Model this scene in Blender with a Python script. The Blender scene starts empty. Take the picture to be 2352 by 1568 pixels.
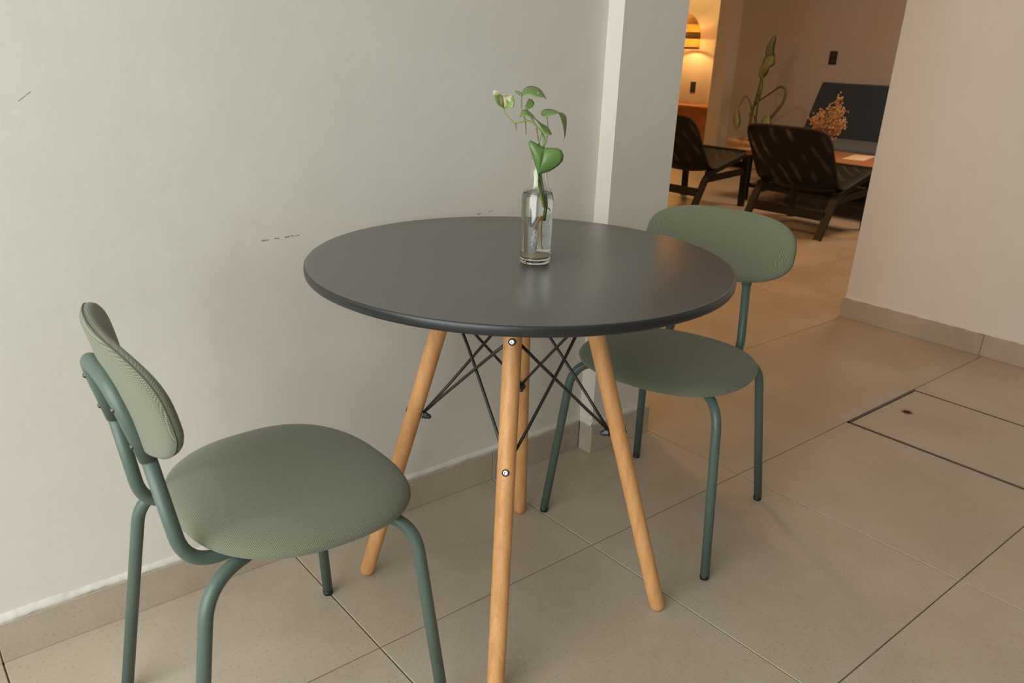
import bpy, math, random
from mathutils import Vector, Matrix
import bmesh

random.seed(7)
PI = math.pi
SC = bpy.context.scene
COL = SC.collection

# ------------------------------------------------------------------ camera
cam_data = bpy.data.cameras.new('camera')
cam = bpy.data.objects.new('camera', cam_data)
COL.objects.link(cam)
PITCH, ROLL, YAW = 0.41201, 0.03309, 0.87290
CAM = Vector((-0.6176, -1.1251, 1.1237))
fwd = Vector((math.cos(PITCH) * math.cos(YAW), math.cos(PITCH) * math.sin(YAW), -math.sin(PITCH)))
rgt = Vector((math.sin(YAW), -math.cos(YAW), 0))
upv = rgt.cross(fwd)
c_, s_ = math.cos(ROLL), math.sin(ROLL)
r2 = rgt * c_ + upv * s_
u2 = upv * c_ - rgt * s_
M = Matrix((r2, u2, -fwd)).transposed().to_4x4()
M.translation = CAM
cam.matrix_world = M
cam_data.sensor_width = 36.0
cam_data.sensor_fit = 'HORIZONTAL'
cam_data.lens = 36.0 * 1816.2 / 2352.0
cam_data.shift_x = 0.00015
cam_data.shift_y = 116.3 / 2352.0
cam_data.clip_start = 0.02
cam_data.dof.use_dof = True
cam_data.dof.focus_distance = 1.55
cam_data.dof.aperture_fstop = 9.0
SC.camera = cam

# ------------------------------------------------------------------ world, exposure, lights
SC.view_settings.view_transform = 'Standard'
SC.view_settings.look = 'None'
SC.view_settings.gamma = 1.0
SC.view_settings.use_curve_mapping = False
SC.view_settings.exposure = 0.0

world = bpy.data.worlds.new('world')
SC.world = world
world.use_nodes = True
wn = world.node_tree.nodes
bg = wn.get('Background')
bg.inputs[0].default_value = (0.80, 0.90, 0.95, 1)
bg.inputs[1].default_value = 0.6


def area_light(name, loc, target, size, size_y, energy, color):
    d = bpy.data.lights.new(name, 'AREA')
    d.shape = 'RECTANGLE'
    d.size, d.size_y = size, size_y
    d.energy = energy
    d.color = color
    o = bpy.data.objects.new(name, d)
    COL.objects.link(o)
    o.location = loc
    o.rotation_euler = (Vector(target) - Vector(loc)).to_track_quat('-Z', 'Y').to_euler()
    return o


# daylight through the wide shop opening at the near end of the room, and a lounge ceiling lamp
area_light('daylight_opening', (-2.25, -1.0, 1.45), (0.6, -0.5, 0.7), 2.6, 2.4, 97, (0.93, 0.975, 0.95))
area_light('lounge_ceiling_lamp', (5.4, 1.2, 2.72), (5.4, 1.2, 0), 0.9, 0.9, 47, (1.0, 0.68, 0.43))
area_light('passage_ceiling_lamp', (2.1, 3.0, 2.72), (2.1, 3.0, 0), 0.35, 0.35, 39, (1.0, 0.50, 0.15))
area_light('recess_ceiling_lamp', (7.9, 6.3, 2.72), (8.1, 6.3, 0), 0.4, 0.4, 26, (1.0, 0.56, 0.17))

# ------------------------------------------------------------------ mesh helpers


def link(o, parent=None):
    COL.objects.link(o)
    if parent is not None:
        o.parent = parent
    return o


def obj(name, verts, faces, mat, parent=None, smooth=True, uvs=None, mats=None, fmat=None):
    me = bpy.data.meshes.new(name)
    me.from_pydata([tuple(v) for v in verts], [], [tuple(f) for f in faces])
    me.update()
    if mats:
        for m in mats:
            me.materials.append(m)
        for p, i in zip(me.polygons, fmat):
            p.material_index = i
    else:
        me.materials.append(mat)
    if smooth:
        me.polygons.foreach_set('use_smooth', [True] * len(me.polygons))
    if uvs is not None:
        l = me.uv_layers.new(name='UVMap')
        for lp in me.loops:
            l.data[lp.index].uv = uvs[lp.vertex_index]
    bm = bmesh.new()
    bm.from_mesh(me)
    bmesh.ops.recalc_face_normals(bm, faces=bm.faces)
    bm.to_mesh(me)
    bm.free()
    return link(bpy.data.objects.new(name, me), parent)


def sharp(o, ang=40):
    me = o.data
    try:
        me.set_sharp_from_angle(angle=math.radians(ang))
    except Exception:
        pass
    return o


def empty(name, loc=(0, 0, 0), rz=0.0):
    o = bpy.data.objects.new(name, None)
    COL.objects.link(o)
    o.location = loc
    o.rotation_euler = (0, 0, rz)
    o.empty_display_size = 0.05
    return o


def tag(o, label=None, cat=None, group=None, kind=None):
    if label:
        o['label'] = label
    if cat:
        o['category'] = cat
    if group:
        o['group'] = group
    if kind:
        o['kind'] = kind
    return o


def box_vf(x0, x1, y0, y1, z0, z1, b=0.0):
    """box; with b > 0 the edges are chamfered"""
    if b <= 0:
        v = [(x, y, z) for x in (x0, x1) for y in (y0, y1) for z in (z0, z1)]
        f = [(0, 1, 3, 2), (4, 6, 7, 5), (0, 4, 5, 1), (2, 3, 7, 6), (0, 2, 6, 4), (1, 5, 7, 3)]
        return v, f
    bm = bmesh.new()
    bmesh.ops.create_cube(bm, size=1)
    bmesh.ops.scale(bm, vec=(x1 - x0, y1 - y0, z1 - z0), verts=bm.verts)
    bmesh.ops.translate(bm, vec=((x0 + x1) / 2, (y0 + y1) / 2, (z0 + z1) / 2), verts=bm.verts)
    bmesh.ops.bevel(bm, geom=list(bm.edges), offset=b, segments=2, profile=0.5, affect='EDGES')
    bm.verts.index_update()
    v = [tuple(q.co) for q in bm.verts]
    f = [tuple(q.index for q in p.verts) for p in bm.faces]
    bm.free()
    return v, f


def join(*parts):
    V, F = [], []
    for v, f in parts:
        n = len(V)
        V += [tuple(q) for q in v]
        F += [tuple(i + n for i in p) for p in f]
    return V, F


def fillet(pts, r, n=6):
    """round the inner corners of a polyline"""
    P = [Vector(p) for p in pts]
    out = [P[0]]
    for i in range(1, len(P) - 1):
        rr = r[i - 1] if isinstance(r, (list, tuple)) else r
        a, b, c = P[i - 1], P[i], P[i + 1]
        d1, d2 = (a - b), (c - b)
        l = min(rr, d1.length * 0.49, d2.length * 0.49)
        p1, p2 = b + d1.normalized() * l, b + d2.normalized() * l
        for k in range(n + 1):
            t = k / n
            out.append(p1 * (1 - t) ** 2 + b * 2 * t * (1 - t) + p2 * t * t)
    out.append(P[-1])
    return out


def smooth_path(pts, n=4):
    """Catmull-Rom through the points"""
    P = [Vector(p) for p in pts]
    if len(P) < 3:
        return P
    Q = [P[0] * 2 - P[1]] + P + [P[-1] * 2 - P[-2]]
    out = []
    for i in range(1, len(Q) - 2):
        a, b, c, d = Q[i - 1], Q[i], Q[i + 1], Q[i + 2]
        for k in range(n):
            t = k / n
            out.append(0.5 * ((2 * b) + (c - a) * t + (2 * a - 5 * b + 4 * c - d) * t * t + (3 * b - a - 3 * c + d) * t ** 3))
    out.append(P[-1])
    return out


def tube_vf(path, rad, seg=14, caps=True, dome=0.0):
    P = [Vector(p) for p in path]
    n = len(P)
    R = rad if isinstance(rad, (list, tuple)) else [rad] * n
    T = []
    for i in range(n):
        t = (P[min(i + 1, n - 1)] - P[max(i - 1, 0)])
        T.append(t.normalized())
    ref = Vector((0, 0, 1)) if abs(T[0].z) < 0.9 else Vector((1, 0, 0))
    N = (ref - T[0] * ref.dot(T[0])).normalized()
    V, F = [], []
    for i in range(n):
        if i:
            N = (N - T[i] * N.dot(T[i])).normalized()
        B = T[i].cross(N)
        for k in range(seg):
            a = 2 * PI * k / seg
            V.append(P[i] + (N * math.cos(a) + B * math.sin(a)) * R[i])
    for i in range(n - 1):
        for k in range(seg):
            k2 = (k + 1) % seg
            F.append((i * seg + k, i * seg + k2, (i + 1) * seg + k2, (i + 1) * seg + k))
    if caps:
        for (base, c, sgn, rr) in ((0, P[0], -1, R[0]), ((n - 1) * seg, P[-1], 1, R[-1])):
            V.append(c + T[0 if sgn < 0 else -1] * sgn * dome * rr)
            ci = len(V) - 1
            for k in range(seg):
                k2 = (k + 1) % seg
                F.append((base + k2, base + k, ci) if sgn < 0 else (base + k, base + k2, ci))
    return V, F


def lathe_vf(prof, seg=32, closed=False):
    """prof: (r, z) pairs around the z axis"""
    V, F, rows = [], [], []
    for r, z in prof:
        if r < 1e-6:
            V.append((0, 0, z))
            rows.append([len(V) - 1] * seg)
        else:
            rows.append(list(range(len(V), len(V) + seg)))
            V += [(r * math.cos(2 * PI * k / seg), r * math.sin(2 * PI * k / seg), z) for k in range(seg)]
    pairs = list(zip(rows, rows[1:]))
    if closed:
        pairs.append((rows[-1], rows[0]))
    for a, b in pairs:
        for k in range(seg):
            k2 = (k + 1) % seg
            f = []
            for i in (a[k], a[k2], b[k2], b[k]):
                if i not in f:
                    f.append(i)
            if len(f) > 2:
                F.append(tuple(f))
    return V, F


def xform(vf, mat):
    return [mat @ Vector(v) for v in vf[0]], vf[1]


def plank_vf(path, half_w, half_t, lateral):
    """rectangular section swept along a path that lies in a plane; lateral is the constant width axis"""
    P = [Vector(p) for p in path]
    L = Vector(lateral).normalized()
    n = len(P)
    V, F = [], []
    for i in range(n):
        t = (P[min(i + 1, n - 1)] - P[max(i - 1, 0)]).normalized()
        N = L.cross(t).normalized()
        for a, b in ((-1, -1), (1, -1), (1, 1), (-1, 1)):
            V.append(P[i] + L * a * half_w + N * b * half_t)
    for i in range(n - 1):
        for k in range(4):
            k2 = (k + 1) % 4
            F.append((i * 4 + k, i * 4 + k2, (i + 1) * 4 + k2, (i + 1) * 4 + k))
    F += [(3, 2, 1, 0), tuple((n - 1) * 4 + k for k in range(4))]
    return V, F


def resample(pts, n):
    P = [Vector(p) for p in pts]
    L = [0]
    for a, b in zip(P, P[1:]):
        L.append(L[-1] + (b - a).length)
    out = []
    for k in range(n):
        s = L[-1] * k / (n - 1)
        i = 0
        while i < len(L) - 2 and L[i + 1] < s:
            i += 1
        t = (s - L[i]) / max(1e-9, L[i + 1] - L[i])
        out.append(P[i].lerp(P[i + 1], min(1, t)))
    return out


# ------------------------------------------------------------------ materials


def new_mat(name, color, rough=0.5, spec=0.5, metal=0.0):
    m = bpy.data.materials.new(name)
    m.use_nodes = True
    b = m.node_tree.nodes['Principled BSDF']
    b.inputs['Base Color'].default_value = (*color, 1)
    b.inputs['Roughness'].default_value = rough
    b.inputs['Specular IOR Level'].default_value = spec
    b.inputs['Metallic'].default_value = metal
    return m


def N(m, t):
    return m.node_tree.nodes.new(t)


def L(m, a, b):
    m.node_tree.links.new(a, b)


def bsdf(m):
    return m.node_tree.nodes['Principled BSDF']


def coords(m, kind='Object', scale=None):
    tc = N(m, 'ShaderNodeTexCoord')
    out = tc.outputs[kind]
    if scale is not None:
        mp = N(m, 'ShaderNodeMapping')
        mp.inputs['Scale'].default_value = scale
        L(m, out, mp.inputs['Vector'])
        out = mp.outputs[0]
    return out


def noise(m, vec, scale, detail=4.0, rough=0.55):
    n = N(m, 'ShaderNodeTexNoise')
    n.inputs['Scale'].default_value = scale
    n.inputs['Detail'].default_value = detail
    n.inputs['Roughness'].default_value = rough
    L(m, vec, n.inputs['Vector'])
    return n.outputs['Fac']


def ramp(m, fac, stops):
    r = N(m, 'ShaderNodeValToRGB')
    e = r.color_ramp.elements
    while len(e) > 1:
        e.remove(e[-1])
    e[0].position, e[0].color = stops[0][0], (*stops[0][1], 1)
    for p, c in stops[1:]:
        k = e.new(p)
        k.color = (*c, 1)
    L(m, fac, r.inputs[0])
    return r.outputs[0]


def mixc(m, fac, a, b, mode='MIX'):
    x = N(m, 'ShaderNodeMix')
    x.data_type = 'RGBA'
    x.blend_type = mode
    for s, v in ((0, fac), (6, a), (7, b)):
        if hasattr(v, 'links') or hasattr(v, 'is_linked'):
            L(m, v, x.inputs[s])
        elif s == 0:
            x.inputs[0].default_value = v
        else:
            x.inputs[s].default_value = (*v, 1)
    return x.outputs[2]


def math_node(m, op, a, b=None, c=None):
    x = N(m, 'ShaderNodeMath')
    x.operation = op
    for i, v in enumerate((a, b, c)):
        if v is None:
            continue
        if hasattr(v, 'is_linked'):
            L(m, v, x.inputs[i])
        else:
            x.inputs[i].default_value = v
    return x.outputs[0]


def bump(m, h, strength, dist=0.001):
    b = N(m, 'ShaderNodeBump')
    b.inputs['Strength'].default_value = strength
    b.inputs['Distance'].default_value = dist
    L(m, h, b.inputs['Height'])
    L(m, b.outputs[0], bsdf(m).inputs['Normal'])


def sep(m, vec):
    s = N(m, 'ShaderNodeSeparateXYZ')
    L(m, vec, s.inputs[0])
    return s.outputs


def plaster(name, col, dark, amount=0.5, scuffs=()):
    m = new_mat(name, col, 0.85, 0.25)
    v = coords(m)
    f1 = noise(m, v, 1.7, 5)
    f2 = noise(m, v, 14, 6)
    mixf = math_node(m, 'ADD', math_node(m, 'MULTIPLY', f1, 0.7), math_node(m, 'MULTIPLY', f2, 0.3))
    c = ramp(m, mixf, [(0.30, dark), (0.62, col), (0.8, tuple(min(1, x * 1.03) for x in col))])
    if scuffs:
        x, y, z = sep(m, v)
        brk = noise(m, v, 90, 3)
        for (x0, z0, x1, z1, w, dens) in scuffs:
            # distance from the mark's centre line, in the wall plane
            t = math_node(m, 'DIVIDE', math_node(m, 'SUBTRACT', x, x0), x1 - x0)
            zl = math_node(m, 'MULTIPLY_ADD', t, z1 - z0, z0)
            d = math_node(m, 'ABSOLUTE', math_node(m, 'SUBTRACT', z, zl))
            near = math_node(m, 'LESS_THAN', d, w)
            inside = math_node(m, 'LESS_THAN', math_node(m, 'ABSOLUTE', math_node(m, 'SUBTRACT', t, 0.5)), 0.5)
            spot = math_node(m, 'GREATER_THAN', brk, dens)
            k = math_node(m, 'MULTIPLY', math_node(m, 'MULTIPLY', near, inside), math_node(m, 'MULTIPLY', spot, 0.65))
            c = mixc(m, k, c, (0.10, 0.085, 0.07))
    L(m, c, bsdf(m).inputs['Base Color'])
    bump(m, noise(m, v, 40, 5), 0.25, 0.002)
    return m


SCUFF = [(-0.377, 1.019, -0.356, 1.034, 0.0009, 0.30), (0.0, 0.7495, 0.082, 0.7515, 0.0016, 0.52),
         (0.522, 0.7475, 0.59, 0.752, 0.0016, 0.56)]
m_wall = plaster('wall_plaster', (0.735, 0.695, 0.625), (0.68, 0.638, 0.568), scuffs=SCUFF)
m_wall2 = plaster('wall_plaster_plain', (0.74, 0.69, 0.615), (0.69, 0.635, 0.56))
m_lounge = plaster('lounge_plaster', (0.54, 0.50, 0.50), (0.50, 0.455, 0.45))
m_bead = plaster('skim_coat', (0.72, 0.685, 0.62), (0.60, 0.555, 0.485))
m_dark = plaster('brown_wall', (0.22, 0.19, 0.16), (0.18, 0.155, 0.13))
m_ceil = new_mat('ceiling_paint', (0.72, 0.70, 0.66), 0.9)


def tile_mat():
    m = new_mat('floor_tile', (0.42, 0.36, 0.29), 0.48, 0.42)
    g = N(m, 'ShaderNodeNewGeometry').outputs['Position']
    f1 = noise(m, g, 2.3, 6, 0.6)
    f2 = noise(m, g, 26, 6, 0.7)
    f3 = noise(m, g, 160, 2, 0.5)
    c = ramp(m, f1, [(0.30, (0.385, 0.311, 0.232)), (0.52, (0.45, 0.372, 0.285)), (0.72, (0.51, 0.435, 0.345))])
    c = mixc(m, math_node(m, 'MULTIPLY', ramp(m, f2, [(0.35, (0, 0, 0)), (0.7, (1, 1, 1))]), 0.35), c, (0.52, 0.445, 0.35))
    c = mixc(m, math_node(m, 'MULTIPLY', ramp(m, f3, [(0.58, (0, 0, 0)), (0.70, (1, 1, 1))]), 0.38), c, (0.24, 0.195, 0.148))
    oi = N(m, 'ShaderNodeObjectInfo').outputs['Random']
    tone = math_node(m, 'MULTIPLY_ADD', oi, 0.10, 0.95)
    hsv = N(m, 'ShaderNodeHueSaturation')
    L(m, c, hsv.inputs['Color'])
    L(m, tone, hsv.inputs['Value'])
    L(m, hsv.outputs[0], bsdf(m).inputs['Base Color'])
    r = math_node(m, 'MULTIPLY_ADD', f2, 0.16, 0.27)
    L(m, r, bsdf(m).inputs['Roughness'])
    bump(m, f2, 0.08, 0.001)
    return m


m_tile = tile_mat()
m_grout = new_mat('grout', (0.17, 0.135, 0.10), 0.9)


def fabric(name, base, thread, pitch=0.0035):
    m = new_mat(name, base, 0.85, 0.2)
    v = coords(m, 'UV')
    x, y, z = sep(m, v)
    k = 2 * PI / pitch
    sx = math_node(m, 'SINE', math_node(m, 'MULTIPLY', math_node(m, 'ADD', x, y), k * 0.7071))
    sy = math_node(m, 'SINE', math_node(m, 'MULTIPLY', math_node(m, 'SUBTRACT', x, y), k * 0.7071))
    w = math_node(m, 'MULTIPLY_ADD', math_node(m, 'MULTIPLY', sx, sy), 0.5, 0.5)
    n = noise(m, v, 900, 2)
    w2 = math_node(m, 'ADD', w, math_node(m, 'MULTIPLY_ADD', n, 0.5, -0.25))
    c = ramp(m, w2, [(0.25, base), (0.62, tuple((a + b) / 2 for a, b in zip(base, thread))), (0.95, thread)])
    L(m, c, bsdf(m).inputs['Base Color'])
    bump(m, w2, 0.5, 0.0008)
    bsdf(m).inputs['Sheen Weight'].default_value = 0.25
    bsdf(m).inputs['Sheen Roughness'].default_value = 0.6
    return m


m_fab = fabric('green_weave', (0.075, 0.083, 0.048), (0.275, 0.282, 0.185))
m_seam = new_mat('seam_thread', (0.12, 0.125, 0.085), 0.9)


def tube_paint():
    m = new_mat('green_powder_coat', (0.090, 0.127, 0.103), 0.42, 0.5)
    v = coords(m)
    bump(m, noise(m, v, 700, 2), 0.12, 0.0006)
    return m


m_tube = tube_paint()
m_cap = new_mat('black_rubber', (0.012, 0.012, 0.012), 0.5)
m_screw = new_mat('dark_screw', (0.10, 0.10, 0.095), 0.35, 0.5, 0.9)
m_zinc = new_mat('zinc_screw', (0.62, 0.66, 0.68), 0.32, 0.5, 0.9)
m_blackmetal = new_mat('black_wire', (0.028, 0.026, 0.024), 0.35, 0.5)
m_nut = new_mat('grey_nut', (0.07, 0.073, 0.076), 0.45, 0.5, 0.7)
m_hole = new_mat('screw_hole', (0.03, 0.02, 0.012), 0.9)


def table_top_mat():
    m = new_mat('black_matt_lacquer', (0.108, 0.103, 0.095), 0.36, 0.55)
    v = coords(m)
    f = noise(m, v, 420, 2)
    r = math_node(m, 'MULTIPLY_ADD', noise(m, v, 6, 4), 0.05, 0.27)
    L(m, r, bsdf(m).inputs['Roughness'])
    bump(m, f, 0.015, 0.0003)
    return m


m_top = table_top_mat()
m_top_shaded = new_mat('black_lacquer_shaded', (0.022, 0.022, 0.023), 0.35, 0.5)  # same lacquer as the top, the dark room's reflection put into its colour


def wood(name, a, b, c, stretch=(60, 60, 3.0), rough=0.45, pores=True):
    m = new_mat(name, b, rough, 0.4)
    v = coords(m, 'Object', stretch)
    f = noise(m, v, 1.0, 6, 0.6)
    col = ramp(m, f, [(0.30, a), (0.5, b), (0.72, c)])
    if pores:
        v2 = coords(m, 'Object', (520, 520, 55))
        p = noise(m, v2, 1.0, 2)
        col = mixc(m, math_node(m, 'MULTIPLY', ramp(m, p, [(0.60, (0, 0, 0)), (0.68, (1, 1, 1))]), 0.4), col,
                   tuple(x * 0.55 for x in a))
    L(m, col, bsdf(m).inputs['Base Color'])
    return m


m_beech = wood('beech', (0.56, 0.265, 0.098), (0.66, 0.335, 0.132), (0.73, 0.395, 0.168))
m_coffee = wood('reddish_wood', (0.31, 0.135, 0.062), (0.40, 0.18, 0.082), (0.46, 0.215, 0.10), (3, 40, 40), 0.35, False)
m_blackwood = wood('black_stained_wood', (0.009, 0.007, 0.006), (0.013, 0.0105, 0.009), (0.02, 0.016, 0.014), (8, 40, 40), 0.55, False)


def glass_mat(name, color=(1, 1, 1), ior=1.5, rough=0.0):
    m = new_mat(name, color, rough, 0.5)
    b = bsdf(m)
    b.inputs['Transmission Weight'].default_value = 1.0
    b.inputs['IOR'].default_value = ior
    return m


m_glass = glass_mat('clear_glass', (0.97, 0.985, 0.975), 1.48)
m_water = glass_mat('water', (0.985, 0.985, 0.96), 1.33)


def leaf_mat(name, dark, light, patch, amount=0.56, scale=38):
    m = new_mat(name, dark, 0.34, 0.5)
    v = coords(m)
    f = noise(m, v, scale, 5, 0.6)
    g = noise(m, v, 130, 3)
    c = mixc(m, g, dark, light)
    c = mixc(m, ramp(m, f, [(amount, (0, 0, 0)), (amount + 0.05, (1, 1, 1))]), c, patch)
    L(m, c, bsdf(m).inputs['Base Color'])
    bsdf(m).inputs['Subsurface Weight'].default_value = 0.0
    return m


m_leaf = leaf_mat('pothos_leaf', (0.105, 0.175, 0.040), (0.165, 0.245, 0.065), (0.42, 0.44, 0.16), 0.62)
m_leaf_big = leaf_mat('pothos_leaf_deep', (0.085, 0.165, 0.040), (0.12, 0.205, 0.050), (0.40, 0.42, 0.10), 0.74)
m_leaf_var = leaf_mat('pothos_leaf_variegated', (0.16, 0.25, 0.06), (0.24, 0.33, 0.11), (0.62, 0.55, 0.36), 0.50, 26)
m_vine = new_mat('vine_stem', (0.20, 0.29, 0.085), 0.45)
m_vine_dark = new_mat('vine_stem_dark', (0.11, 0.16, 0.045), 0.5)
m_vine_yel = new_mat('vine_yellow', (0.42, 0.42, 0.08), 0.5)
m_aerial = new_mat('aerial_root', (0.26, 0.14, 0.05), 0.8)
m_root = new_mat('root', (0.52, 0.29, 0.08), 0.7)
m_rootw = new_mat('root_hair', (0.82, 0.72, 0.58), 0.7)
m_sheath = leaf_mat('dry_sheath', (0.60, 0.60, 0.26), (0.70, 0.70, 0.40), (0.35, 0.36, 0.12), 0.6, 120)

# ------------------------------------------------------------------ floor
TX, TY = 0.6, 0.6276
floor_o = obj('floor', *box_vf(-2.4, 9.0, -4.9, 8.6, -0.12, -0.0042), m_grout, smooth=False)
tag(floor_o, 'beige stone tile floor running from the table into the lounge', None, None, 'structure')


def tile_vf(w, h, t=0.012, c=0.0012):
    """tile with a small chamfer, top at z = 0, corner at the origin"""
    V = [(0, 0, -t), (w, 0, -t), (w, h, -t), (0, h, -t), (0, 0, -c), (w, 0, -c), (w, h, -c), (0, h, -c),
         (c, c, 0), (w - c, c, 0), (w - c, h - c, 0), (c, h - c, 0)]
    F = [(0, 1, 5, 4), (1, 2, 6, 5), (2, 3, 7, 6), (3, 0, 4, 7), (4, 5, 9, 8), (5, 6, 10, 9), (6, 7, 11, 10), (7, 4, 8, 11), (8, 9, 10, 11)]
    return V, F


J = 0.0028   # joint width
full = None
HX0, HX1 = 1.80, 2.272
for i in range(-4, 14):
    for j in range(-4, 13):
        x, y = i * TX, j * TY
        cx, cy = x + TX / 2, y + TY / 2
        # keep what the room shows, with a margin
        d = Vector((cx, cy, 0)) - CAM
        zc = d.dot(fwd)
        a = d.dot(rgt) / max(0.2, math.hypot(d.x, d.y))
        if cx < 2.9 and cy > TY * 1.3 and cx < 1.2:
            continue
        if cx > 2.95 and cy < 0.3:
            continue
        if a > 0.78 or a < -0.80 or cx > 8.4 or (d.x * math.cos(YAW) + d.y * math.sin(YAW)) < 0.15:
            continue
        if i == 3 and j == -1:
            continue
        if full is None:
            full = obj('tile', *tile_vf(TX - J, TY - J), m_tile, floor_o, smooth=False)
            t = full
        else:
            t = full.copy()
            link(t)
            t.parent = floor_o
        t.location = (x + J / 2, y + J / 2, random.uniform(-0.0004, 0.0003))
# the strip of cut tile beside the floor hatch
w_cut = 4 * TX - HX1 - 0.004
cut = obj('tile', *tile_vf(w_cut - J / 2, TY - J), m_tile, floor_o, smooth=False)
cut.location = (HX1 + 0.004, -TY + J / 2, 0)

# floor hatch: metal rim and a tile set in as its lid
hatch = empty('floor_hatch', (HX0, -TY, 0))
tag(hatch, 'square floor access hatch with a tiled lid and dark metal rim', 'floor hatch')
m_rim = new_mat('hatch_steel', (0.13, 0.12, 0.105), 0.45, 0.5, 0.7)
hw, hh = HX1 - HX0, TY
obj('rim', *join(box_vf(0.001, hw, hh - 0.010, hh - 0.003, -0.012, 0.0012), box_vf(0.001, 0.008, 0.002, hh - 0.003, -0.012, 0.0012),
                 box_vf(hw - 0.003, hw, 0.002, hh - 0.003, -0.012, 0.0006), box_vf(0.001, hw, 0.002, 0.006, -0.012, 0.0006)), m_rim, hatch, smooth=False)
lid = obj('lid_tile', *tile_vf(hw - 0.016, hh - 0.019), m_tile, hatch, smooth=False)
lid.location = (0.0105, 0.0075, -0.0003)
rng = lathe_vf([(0.011, -0.006), (0.011, 0.0006), (0.015, 0.0010), (0.018, 0.0002), (0.018, -0.004)], 24)
lift = obj('finger_hole', *rng, new_mat('brass_ring', (0.20, 0.12, 0.06), 0.45, 0.5, 0.6), hatch)
lift.location = (2.051 - HX0, -0.085 + TY, 0.0)
hole = obj('hole', *lathe_vf([(0, 0.0003), (0.012, 0.0003), (0.012, -0.003)], 20), m_hole, lift)

# ------------------------------------------------------------------ walls
WY = 0.412                    # face of the long wall
PY = 0.358                    # face of the pillar
PX0, PX1 = 0.944, 1.184


def wall(name, x0, x1, y0, y1, z0, z1, mat):
    o = obj(name, *box_vf(x0, x1, y0, y1, z0, z1), mat, smooth=False)
    tag(o, None, None, None, 'structure')
    return o


CH = 2.8
wl = wall('wall_left', -2.4, PX0 + 0.02, WY, WY + 0.2, -0.12, CH, m_wall)
tag(wl, 'long pale plastered wall beside the black table')
wp = wall('wall_pillar', PX0, PX1, PY, WY + 0.28, -0.12, CH, m_wall2)
tag(wp, 'narrow plastered pillar standing proud of the long wall')
wr = wall('wall_right', 2.888, 3.12, -4.9, 0.637, -0.12, CH, m_wall2)
tag(wr, 'plastered wall past the floor hatch with a tiled skirting')
wb = wall('wall_back', 7.45, 7.65, -1.2, 4.80, -0.12, CH, m_lounge)
tag(wb, 'shaded brown wall behind the sofa in the lounge')
we = wall('wall_end', 7.27, 7.70, 4.755, 4.93, -0.12, CH, m_wall2)
tag(we, 'narrow lighter wall end beside the lamplit recess')
wlamp = wall('wall_far', 8.6, 8.8, 4.4, 8.6, -0.12, CH, m_wall2)
tag(wlamp, 'yellow lamplit wall at the far end of the lounge')
wall('wall_lounge_left', 1.0, 8.8, 8.6, 8.8, -0.12, CH, m_wall2)
wall('wall_lounge_front', 3.1, 7.65, -1.4, -1.2, -0.12, CH, m_wall2)
wall('wall_passage', 0.9, 1.0, WY + 0.28, 8.6, -0.12, CH, m_wall2)
# near end of the room: an open shop front between two piers, and the street side
wall('wall_near', -2.4, -2.2, 0.35, WY + 0.2, -0.12, CH, m_wall2)
wall('wall_near_pier', -2.4, -2.2, -4.9, -2.35, -0.12, CH, m_wall2)
wall('wall_near_lintel', -2.4, -2.2, -2.35, 0.35, 2.65, CH, m_wall2)
wall('wall_street', -2.4, 3.12, -5.1, -4.9, -0.12, CH, m_dark)
ce = wall('ceiling', -2.4, 8.8, -5.1, 8.8, CH, CH + 0.1, m_ceil)

# skirting tiles with a rough plaster bead above


def skirting(name, segs, axis, face, z1, side, label):
    """segs: (start, end) along the wall; face: coordinate of the visible face"""
    base = None
    for a, b in segs:
        g = 0.0012
        if axis == 'x':
            v, f = box_vf(a + g, b - g, min(face, face + side * 0.012), max(face, face + side * 0.012), 0.0, z1, 0.0012)
        else:
            v, f = box_vf(min(face, face + side * 0.012), max(face, face + side * 0.012), a + g, b - g, 0.0, z1, 0.0012)
        if base is None:
            lo, hi = min(s[0] for s in segs) + 0.004, max(s[1] for s in segs) - 0.004
            if axis == 'x':
                bv = box_vf(lo, hi, min(face + side * .002, face + side * .0125), max(face + side * .002, face + side * .0125), 0.0, z1 - 0.002)
            else:
                bv = box_vf(min(face + side * .002, face + side * .0125), max(face + side * .002, face + side * .0125), lo, hi, 0.0, z1 - 0.002)
            base = obj(name, *bv, m_grout, smooth=False)
            tag(base, label, None, None, 'structure')
        obj('skirting_tile', v, f, m_tile, base, smooth=False)
    return base


SK = 0.086
skirting('baseboard_left', [(-1.8, -1.2), (-1.2, -0.6), (-0.6, 0.0), (0.0, 0.6), (0.6, PX0 - 0.010)], 'x', WY - 0.012, SK, 1,
         'beige tile skirting along the long wall')
skirting('baseboard_pillar', [(PX0 - 0.010, PX1 + 0.010)], 'x', PY - 0.010, SK + 0.002, 1, 'tile skirting along the front of the pillar')
skirting('baseboard_pillar_side', [(PY - 0.009, WY - 0.012)], 'y', PX0 - 0.010, SK + 0.001, 1, 'tile skirting on the side of the pillar')
skirting('baseboard_pillar_end', [(PY - 0.009, WY + 0.28)], 'y', PX1 + 0.010, SK + 0.001, -1, 'tile skirting on the lounge side of the pillar')
skirting('baseboard_right', [(-1.2 - 0.59, -0.59), (-0.59, 0.013), (0.013, 0.648)], 'y', 2.875, 0.089, 1, 'grey tile skirting under the far plastered wall')
skirting('baseboard_right_end', [(2.877, 3.12)], 'x', 0.650, 0.089, -1, 'tile skirting around the end of the far wall')


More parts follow.
